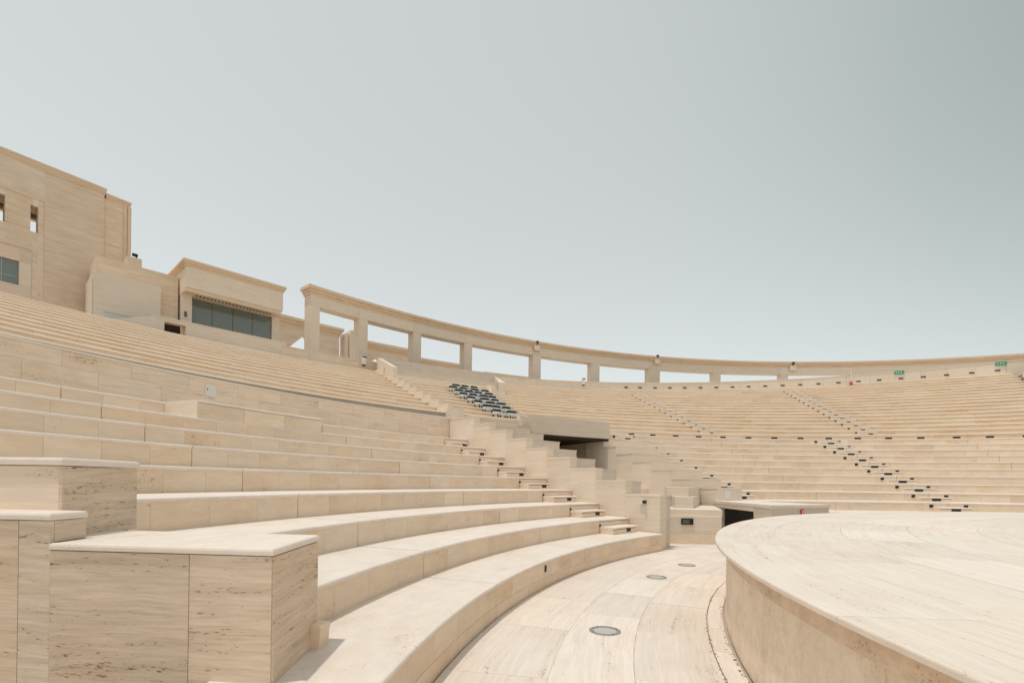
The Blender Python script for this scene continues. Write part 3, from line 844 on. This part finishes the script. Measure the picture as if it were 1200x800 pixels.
# parapets on top of the tiers
def parapet(label, a, b, hgt, at, mat='pale', rf=rpar, lights=()):
    t = thing('parapet_wall', label, 'wall', at)
    p = a
    while p < b - .01:
        q = min(p + 2.3, b); g = .006
        r0, r1 = rf(p), rf(q)
        pts = [loc(r0, p + g)[:2], loc(r1, q - g)[:2], loc(r1 + .35, q - g)[:2], loc(r0 + .35, p + g)[:2]]
        z0, z1 = zrow(r0) + hgt(p), zrow(r1) + hgt(q)
        w = obj('wall_panel', MB().prism(pts, 8.4, [z0 - .05, z1 - .05, z1 - .05, z0 - .05]).mesh(), M[mat], t, ORIGIN)
        pts = [loc(r0 - .03, p + g)[:2], loc(r1 - .03, q - g)[:2], loc(r1 + .38, q - g)[:2], loc(r0 + .38, p + g)[:2]]
        v = [(x, y, z - .05) for (x, y), z in zip(pts, (z0, z1, z1, z0))] + [(x, y, z) for (x, y), z in zip(pts, (z0, z1, z1, z0))]
        mb = MB().add(v, [(0, 1, 2, 3), (4, 5, 6, 7), (0, 1, 5, 4), (1, 2, 6, 5), (2, 3, 7, 6), (3, 0, 4, 7)])
        obj('coping_stone', mb.mesh(), M[mat], w, ORIGIN)
        for ph in lights:
            if p <= ph < q:
                r = rf(ph) - .02
                light_box(w, r, ph, zrow(r) + .2, .36, .11, 'wall_light')
        p = q
    return t
TL = [84.1, 85.88, 87.75, 89.6, 91.44, 93.36, 95.25, 97.16, 99.03, 100.9, 102.85, 104.74, 106.66, 108.7, 110.68, 112.66, 114.66, 116.65, 118.62, 120.65, 122.65]
parapet('long low parapet with small dark lights along the top of the far seating', 65.8, 136, lambda p: .62 + max(0, (p - 77)) * .006, cart(46, 94, 10), lights=TL)
parapet('short low parapet at the top of the left seat rows, under the arcade', 44.9, 54.3, lambda p: .66, cart(43, 49, 9.5), mat='wall', rf=lambda p: 43.0)

# ------------------------------------------------------------------ curved arcade
SC = 1.03
AXC = Vector((27.86 * SC, -2.09 * SC, 0)); AR = 55.03 * SC
def za(z): return 1.833 + (z - 1.833) * SC
class Cyl:                       # same sweeping tools about another centre
    def __init__(s, c): s.c = c
    def sw(s, sec, p0, p1, n=1): return MB().sweep(sec, p0, p1, n).mesh()
arc = thing('arcade', 'long curved stone arcade of square pillars along the top of the bowl', 'arcade', AXC + Vector((-AR * cos(radians(60)), AR * sin(radians(60)), 10.5)))
PIL = [(40.62, 41.32), (44.46, 45.18), (49.25, 50.0), (54.3, 55.1), (61.75, 62.65), (68.55, 69.52), (75.4, 76.75), (83.1, 83.95), (90.8, 91.6), (98.4, 99.3), (106, 106.9), (113.5, 114.4), (121, 121.9), (128.5, 129.4)]
ZL, ZF, ZT = za(13.74), za(14.46), za(15.02)
for i, (a, b) in enumerate(PIL):
    obj('pillar', swept([(AR, 9.6), (AR + .85, 9.6), (AR + .85, ZL), (AR, ZL)], a, b, 2), M['pale'], arc, AXC)
    if i + 1 < len(PIL):
        a2, b2 = (a, PIL[i + 1][0])
        bm_ = obj('lintel', swept([(AR - .02, ZL), (AR + .87, ZL), (AR + .87, ZF), (AR - .02, ZF)], a2 + .004, b2 - .004, 6), M['pale'], arc, AXC)
        x = ZT - ZF
        obj('cornice', swept([(AR - .06, ZF), (AR + .95, ZF), (AR + .95, ZF + x * .30), (AR - .06, ZF + x * .30)], a2 - .0 if i else a2 - .06, b2 - .006, 6), M['cornice'], bm_, AXC)
        obj('cornice', swept([(AR - .16, ZF + x * .30), (AR + 1.0, ZF + x * .30), (AR + 1.0, ZF + x * .62), (AR - .16, ZF + x * .62)], a2 if i else a2 - .14, b2 - .006, 6), M['cornice'], bm_, AXC)
        obj('cornice', swept([(AR - .30, ZF + x * .66), (AR - .24, ZF + x * .62), (AR + 1.05, ZF + x * .62), (AR + 1.05, ZT), (AR - .30, ZT)], a2 if i else a2 - .26, b2 - .006, 6), M['cornice'], bm_, AXC)
# loudspeakers with dark floodlights on the arcade
for ph, zz, lab in ((62.05, 14.05, 'pale speaker box with a dark floodlight on the left part of the arcade'),
                    (76.3, 14.15, 'pale speaker box with a dark floodlight on the wide middle pillar of the arcade'),
                    (92.0, 14.0, 'pale speaker box with a dark floodlight where the arcade openings end')):
    r = AR - .05; zz = za(zz)
    at = AXC + Vector((-r * cos(radians(ph)), r * sin(radians(ph)), zz))
    t = thing('loudspeaker', lab, 'loudspeaker', at, 'speaker boxes on the arcade')
    a = degrees(.30 / r)
    obj('case', swept([(r - .28, zz + .1), (r, zz + .1), (r, zz + .62), (r - .24, zz + .62)], -a, a), M['pale'], t, AXC, -radians(ph))
    obj('bracket', swept([(r - .2, zz + .62), (r - .14, zz + .62), (r - .14, zz + .8), (r - .2, zz + .8)], -.04, .04), M['dark'], t, AXC, -radians(ph))
    obj('floodlight', swept([(r - .32, zz + .8), (r - .1, zz + .86), (r - .1, zz + 1.02), (r - .32, zz + 1.0)], -.12, .12), M['dark'], t, AXC, -radians(ph))

# ------------------------------------------------------------------ colonnade behind the arcade
def arcpoly(poly, r0, r1):
    """upright polygon [(angle, z)] bent round the arcade's centre"""
    k = len(poly); v = [loc(r0, a, z) for a, z in poly] + [loc(r1, a, z) for a, z in poly]
    f = [tuple(range(k)), tuple(range(2 * k - 1, k - 1, -1))] + [(j, k + j, k + (j + 1) % k, (j + 1) % k) for j in range(k)]
    return MB().add(v, f).mesh()
RC = 64 * SC
def colseg(label, a, b, zt, ap=None):
    t = thing('colonnade_wall', label, 'wall', AXC + Vector((-RC * cos(radians(a)), RC * sin(radians(a)), 10.0)))
    zt = za(zt); zb = zt - .75
    if ap:
        l, c, r, zap, zs = ap
        zap, zs = za(zap), za(zs)
        obj('wall', arcpoly([(a, 9.5), (l, 9.5), (l, zs), (c, zap), (c, zb), (a, zb)], RC, RC + .9), M['build'], t, AXC)
        obj('wall', arcpoly([(r, 9.5), (b, 9.5), (b, zb), (c, zb), (c, zap), (r, zs)], RC, RC + .9), M['build'], t, AXC)
    else:
        obj('wall', swept([(RC, 9.5), (RC + .9, 9.5), (RC + .9, zb), (RC, zb)], a, b, 4), M['build'], t, AXC)
    obj('cornice', swept([(RC - .05, zb), (RC + .95, zb), (RC + .95, zb + .25), (RC - .05, zb + .25)], a - .05, b + .05, 4), M['cornice'], t, AXC)
    obj('cornice', swept([(RC - .18, zb + .25), (RC + 1.0, zb + .25), (RC + 1.0, zb + .5), (RC - .18, zb + .5)], a - .15, b + .15, 4), M['cornice'], t, AXC)
    obj('cornice', swept([(RC - .34, zb + .5), (RC + 1.1, zb + .5), (RC + 1.1, zt), (RC - .34, zt)], a - .28, b + .28, 4), M['cornice'], t, AXC)
    return t
colseg('dark stone wall with a pointed opening, behind the first pillar of the arcade', 39.5, 47.0, 15.42, (42.6, 44.3, 46.0, 14.3, 12.4))
colseg('stone wall with cornice and pointed opening, behind the second arcade bay', 48.95, 53.3, 14.84, (49.2, 50.4, 51.6, 13.6, 12.4))
colseg('low cornice of a stone wall behind the third and fourth arcade bays', 54.6, 58.8, 14.16)
colseg('low cornice of a stone wall behind the wide arcade bay', 61.2, 66.3, 13.72)
t = thing('stone_pylon', 'free-standing pale stone slab behind the first arcade bay', 'pylon', AXC + Vector((-RC * cos(radians(48)), RC * sin(radians(48)), 10.0)))
obj('slab', swept([(RC - .6, 9.5), (RC + .5, 9.5), (RC + .5, za(15.40)), (RC - .6, za(15.40))], 47.75, 48.4, 1), M['pale'], t, AXC)
obj('fin', swept([(RC - .2, 9.5), (RC + .9, 9.5), (RC + .9, za(15.1)), (RC - .2, za(15.1))], 47.4, 47.7, 1), M['pale'], t, AXC)

# ------------------------------------------------------------------ buildings on the left
def frame(az):
    a = radians(az); return Vector((cos(a), sin(a), 0)), Vector((-sin(a), cos(a), 0))
T47, N47 = frame(47)
PA = Vector((-15.128, 31.846, 0))
def wp(mb_poly, o, t, n, depth): return MB().wallpoly((0, 0), (t.x, t.y), (n.x, n.y), mb_poly, depth).mesh()
def hbox(name, o, t, n, s0, s1, d0, d1, z0, z1, mat, parent):
    at = o + t * s0 + n * d0 + Vector((0, 0, z0))
    return obj(name, MB().box((0, 0, 0), (t.x, t.y), (n.x, n.y), s1 - s0, d1 - d0, z1 - z0).mesh(), M[mat], parent, at)
def cornice(o, t, n, s0, s1, d0, d1, z0, z1, parent, ov=.3, mat='cornice', steps=3):
    for i in range(steps):
        e = ov * (i + 1) / steps
        hbox('cornice', o, t, n, s0 - e, s1 + e, d0 - e, d1 + e, z0 + (z1 - z0) * i / steps, z0 + (z1 - z0) * (i + 1) / steps, mat, parent)

# pavilion
pv = thing('pavilion', 'flat-roofed stone pavilion with a wide glazed front beside the arcade', 'pavilion', PA - T47 * 2 + N47 * 1.2 + Vector((0, 0, 9.5)))
B = 1.2
hbox('fascia', PA, T47, N47, -4.9, .70, B, B + .35, 13.05, 14.3, 'pale', pv)
hbox('fascia', PA, T47, N47, -4.9, .62, B + .06, B + .4, 12.82, 13.05, 'cornice', pv)
hbox('roof', PA, T47, N47, -4.88, .68, B + .35, B + 3.6, 12.9, 14.3, 'pale', pv)
cornice(PA, T47, N47, -4.9, .70, B, B + 3.6, 14.3, 14.66, pv, .17)
hbox('column', PA, T47, N47, -4.86, -4.32, B + 1.0, B + 1.5, 9.5, 12.9, 'pale', pv)
hbox('column', PA, T47, N47, .50, .98, B + 1.3, B + 1.8, 9.5, 12.9, 'pale', pv)
hbox('side_wall', PA, T47, N47, -4.88, -4.5, B + 2.5, B + 3.6, 9.5, 12.9, 'pale', pv)
hbox('side_wall', PA, T47, N47, -4.87, -4.5, B + 1.5, B + 2.5, 9.5, 11.2, 'pale', pv)
hbox('back_wall', PA, T47, N47, -4.5, .98, B + 3.4, B + 3.6, 9.5, 12.9, 'grey', pv)
for i in range(4):
    s0 = -4.30 + i * 1.194
    hbox('window_pane', PA, T47, N47, s0, s0 + 1.188, B + 1.42, B + 1.46, 9.6, 12.86, 'glass', pv)
    if i: hbox('mullion', PA, T47, N47, s0 - .012, s0 + .006, B + 1.41, B + 1.47, 9.6, 12.86, 'dark', pv)
for i in range(22):
    hbox('soffit_slot', PA, T47, N47, -4.2 + i * .205, -4.2 + i * .205 + .09, B + .62, B + .80, 12.87, 12.899, 'dark', pv)
hbox('wall_lamp', PA, T47, N47, -4.72, -4.60, B + .92, B + 1.0, 11.55, 11.85, 'lens', pv)
# low front wall of the terrace
tw = thing('terrace_wall', 'low stone wall with a dark square opening in front of the glazed pavilion', 'wall', PA - T47 * 3 + Vector((0, 0, 9.3)))
F = M
for args in ((-5.16, .45, 0, .4, 8.6, 10.62), (-6.6, -6.17, 0, .4, 8.6, 10.62), (-6.17, -5.16, 0, .4, 8.6, 9.55), (-6.17, -5.16, 0, .4, 10.42, 10.62)):
    hbox('wall', PA, T47, N47, *args, 'pale', tw)
hbox('recess_shade', PA, T47, N47, -6.2, -5.1, .9, 1.0, 8.6, 10.62, 'void', tw)
hbox('recess_side', PA, T47, N47, -5.22, -5.16, .401, .9, 8.6, 10.60, 'cornice', tw)
at = PA - T47 * 6.6
obj('wall', MB().wallpoly((0, 0), (-T47.x, -T47.y), (N47.x, N47.y), [(0, 8.6), (2.2, 8.6), (2.2, 9.9), (0, 10.62)], .4).mesh(), M['pale'], tw, at)
hbox('coping', PA, T47, N47, -6.62, .5, -.03, .43, 10.62, 10.67, 'tread', tw)
# annex: pale box in front of the slab behind it
ax = thing('annex_building', 'windowless stone annex block between the tall building and the pavilion', 'building', PA - T47 * 7.5 + N47 * 2 + Vector((0, 0, 9.3)))
hbox('wall', PA, T47, N47, -8.98, -5.95, 2.0, 5.0, 9.0, 12.9, 'pale', ax)
hbox('wall', PA, T47, N47, -8.80, -4.95, 2.6, 5.2, 9.0, 13.95, 'build', ax)
hbox('parapet', PA, T47, N47, -7.42, -6.74, 2.7, 5.2, 13.95, 14.45, 'build', ax)
hbox('side_wall', PA, T47, N47, -9.05, -8.99, 2.02, 3.6, 9.0, 12.5, 'pale', ax)
# glass balustrade with a rail
gb = thing('glass_balustrade', 'clear glass balustrade with a steel rail beside the low terrace wall', 'balustrade', PA - T47 * 8.0 + N47 * 1.3 + Vector((0, 0, 9.3)))
for i in range(3):
    hbox('glass_panel', PA, T47, N47, -8.6 + i * 1.0, -7.62 + i * 1.0, 1.3, 1.315, 9.5, 10.62, 'railglass', gb)
hbox('rail', PA, T47, N47, -8.62, -5.6, 1.28, 1.335, 10.62, 10.66, 'steel', gb)
# tall building
T56, N56 = frame(56)
PD = Vector((-26.968, 26.479, 0))
tb = thing('tall_building', 'tall plain stone building with slit windows at the left edge', 'building', PD + Vector((0, 0, 9.3)))
# facade built round its openings: (s0, s1, z0, z1)
def facade(parent, s0, s1, z0, z1, d0, d1, holes, mat):
    xs = sorted({s0, s1, *[h[0] for h in holes], *[h[1] for h in holes]})
    for a, b in zip(xs[:-1], xs[1:]):
        hs_ = sorted([h for h in holes if h[0] < b - 1e-4 and h[1] > a + 1e-4], key=lambda h: h[2])
        z = z0
        for h in hs_:
            if h[2] > z: yield (a, b, z, h[2])
            z = h[3]
        if z < z1: yield (a, b, z, z1)
SL1 = (.73, 1.05, 15.22, 16.66); SL2 = (-.62, -.26, 15.27, 16.70); SL3 = (-1.95, -1.6, 15.3, 16.75)
# outer face round the first recess
for a, b, z0, z1 in facade(tb, -12, 3.95, 9, 18.75, 0, .5, [(-6.0, 1.30, 9, 17.05)], 'build'):
    hbox('wall', PD, T56, N56, a, b, 0, .5, z0, z1, 'build', tb)
for a, b, z0, z1 in facade(tb, -6.0, 1.30, 9, 17.05, .06, .5, [SL1, SL2, SL3, (-5.2, .83, 9, 14.17)], 'build'):
    hbox('wall', PD, T56, N56, a, b, .06, .5, z0, z1, 'build', tb)
for a, b, z0, z1 in facade(tb, -5.2, .83, 9, 14.17, .12, .5, [(-4.4, .32, 12.12, 13.42)], 'build'):
    hbox('wall', PD, T56, N56, a, b, .12, .5, z0, z1, 'build', tb)
w = hbox('window', PD, T56, N56, -4.4, .32, .26, .30, 12.12, 13.42, 'glass', tb)
for i in range(4):
    hbox('glazing_bar', PD, T56, N56, -4.4 + i * 1.35, -4.37 + i * 1.35, .24, .31, 12.12, 13.42, 'steel', w)
hbox('glazing_bar', PD, T56, N56, -4.4, .32, .24, .31, 12.55, 12.58, 'steel', w)
for s in (SL1, SL2, SL3):          # open slits: sky through the upper loggia
    hbox('slit_bar', PD, T56, N56, s[0], s[1], .36, .42, s[2] + .98, s[2] + 1.02, 'dark', tb)
hbox('patch_panel', PD, T56, N56, .34, .81, .105, .13, 12.15, 13.40, 'pale', tb)
hbox('wall', PD, T56, N56, 3.952, 5.25, .12, .6, 9, 18.62, 'build', tb)
hbox('quoin', PD, T56, N56, 4.95, 5.12, .06, .118, 9, 18.60, 'cornice', tb)
hbox('quoin', PD, T56, N56, 5.14, 5.32, .02, .118, 9, 18.60, 'cornice', tb)
hbox('side_wall', PD, T56, N56, 4.85, 5.25, .6, 6.0, 9, 18.62, 'build', tb)
hbox('back_wall', PD, T56, N56, -12, -2.4, 5.6, 6.0, 9, 18.75, 'build', tb)
hbox('back_wall', PD, T56, N56, -2.4, 4.85, 5.6, 6.0, 9, 16.9, 'build', tb)
hbox('floor_slab', PD, T56, N56, -12, 4.84, .5, 5.6, 14.2, 14.6, 'build', tb)
hbox('loggia_beam', PD, T56, N56, -2.4, 4.85, 5.6, 6.0, 18.0, 18.7, 'build', tb)
hbox('roof', PD, T56, N56, -12, 4.84, .5, 5.6, 18.3, 18.62, 'build', tb)
cornice(PD, T56, N56, -12, 3.95, 0, 6.0, 18.75, 19.12, tb, .10)
cornice(PD, T56, N56, 4.1, 5.26, .10, 6.0, 18.625, 18.92, tb, .07)
# small lamp on the annex
at = PA - T47 * 7.0 + N47 * 2.72 + Vector((0, 0, 14.45))
t = thing('floodlight', 'small dark floodlight on top of the annex block', 'floodlight', at)
obj('lamp', MB().box((-.15, -.1, .12), (T47.x, T47.y), (N47.x, N47.y), .26, .14, .14).mesh(), M['dark'], t, at)
obj('stem', MB().box((-.03, -.03, 0), (1, 0), (0, 1), .05, .05, .13).mesh(), M['dark'], t, at)

# ------------------------------------------------------------------ signs and small fittings on the far parapet
for ph, lab in ((114.5, 'green exit sign on the far parapet, left of the two'), (122.9, 'green exit sign on the far parapet, at the right edge')):
    r = rpar(ph) - .03; z = zrow(r) + .62
    at = cart(r, ph, z)
    t = thing('exit_sign', lab, 'exit sign', at, 'green exit signs on the parapet')
    a = degrees(.36 / r)
    obj('panel', swept([(r - .06, z), (r, z), (r, z + .3), (r - .06, z + .3)], -a, a), M['green'], t, ORIGIN, -radians(ph))
    for k in range(3):
        obj('symbol', swept([(r - .067, z + .09), (r - .061, z + .09), (r - .061, z + .2), (r - .067, z + .2)], -a * .7 + k * a * .5, -a * .5 + k * a * .5), M['white'], t, ORIGIN, -radians(ph))
ph = 109.9; r = rpar(ph) - .25; z = zrow(r) + .0
at = cart(r, ph, z)
t = thing('fire_post', 'thin white post on a red base in front of the far parapet', 'post', at)
def lathe(pr, k=12):
    v = []; f = []
    for rr_, zz in pr:
        v += [(rr_ * cos(2 * pi * i / k), rr_ * sin(2 * pi * i / k), zz) for i in range(k)]
    for j in range(len(pr) - 1):
        f += [(j * k + i, j * k + (i + 1) % k, (j + 1) * k + (i + 1) % k, (j + 1) * k + i) for i in range(k)]
    f += [tuple(range(k - 1, -1, -1)), tuple((len(pr) - 1) * k + i for i in range(k))]
    return MB().add(v, f).mesh()
obj('base', lathe([(.17, 0), (.17, .05), (.10, .12), (.07, .26), (.04, .30)]), M['red'], t, at)
obj('pole', lathe([(.04, .30), (.04, 1.1), (.02, 1.14)]), M['white'], t, at)
for ph, r, z, lab in ((78.6, rpar(78.6) - .02, 0, 'small pale loudspeaker on the far parapet, below the arcade'), (52.2, 42.95, 0, 'small pale loudspeaker on the short parapet at the top left')):
    z = zrow(r) + .32
    at = cart(r, ph, z)
    t = thing('loudspeaker', lab, 'loudspeaker', at)
    a = degrees(.15 / r)
    obj('case', swept([(r - .2, z), (r, z), (r, z + .5), (r - .16, z + .5)], -a, a), M['white'], t, ORIGIN, -radians(ph))
    obj('bracket', swept([(r - .12, z + .5), (r - .04, z + .5), (r - .04, z + .6), (r - .12, z + .6)], -a * .5, a * 1.4), M['dark'], t, ORIGIN, -radians(ph))
    obj('bracket', swept([(r - .12, z - .08), (r - .04, z - .08), (r - .04, z), (r - .12, z)], -a * .5, a * .9), M['dark'], t, ORIGIN, -radians(ph))
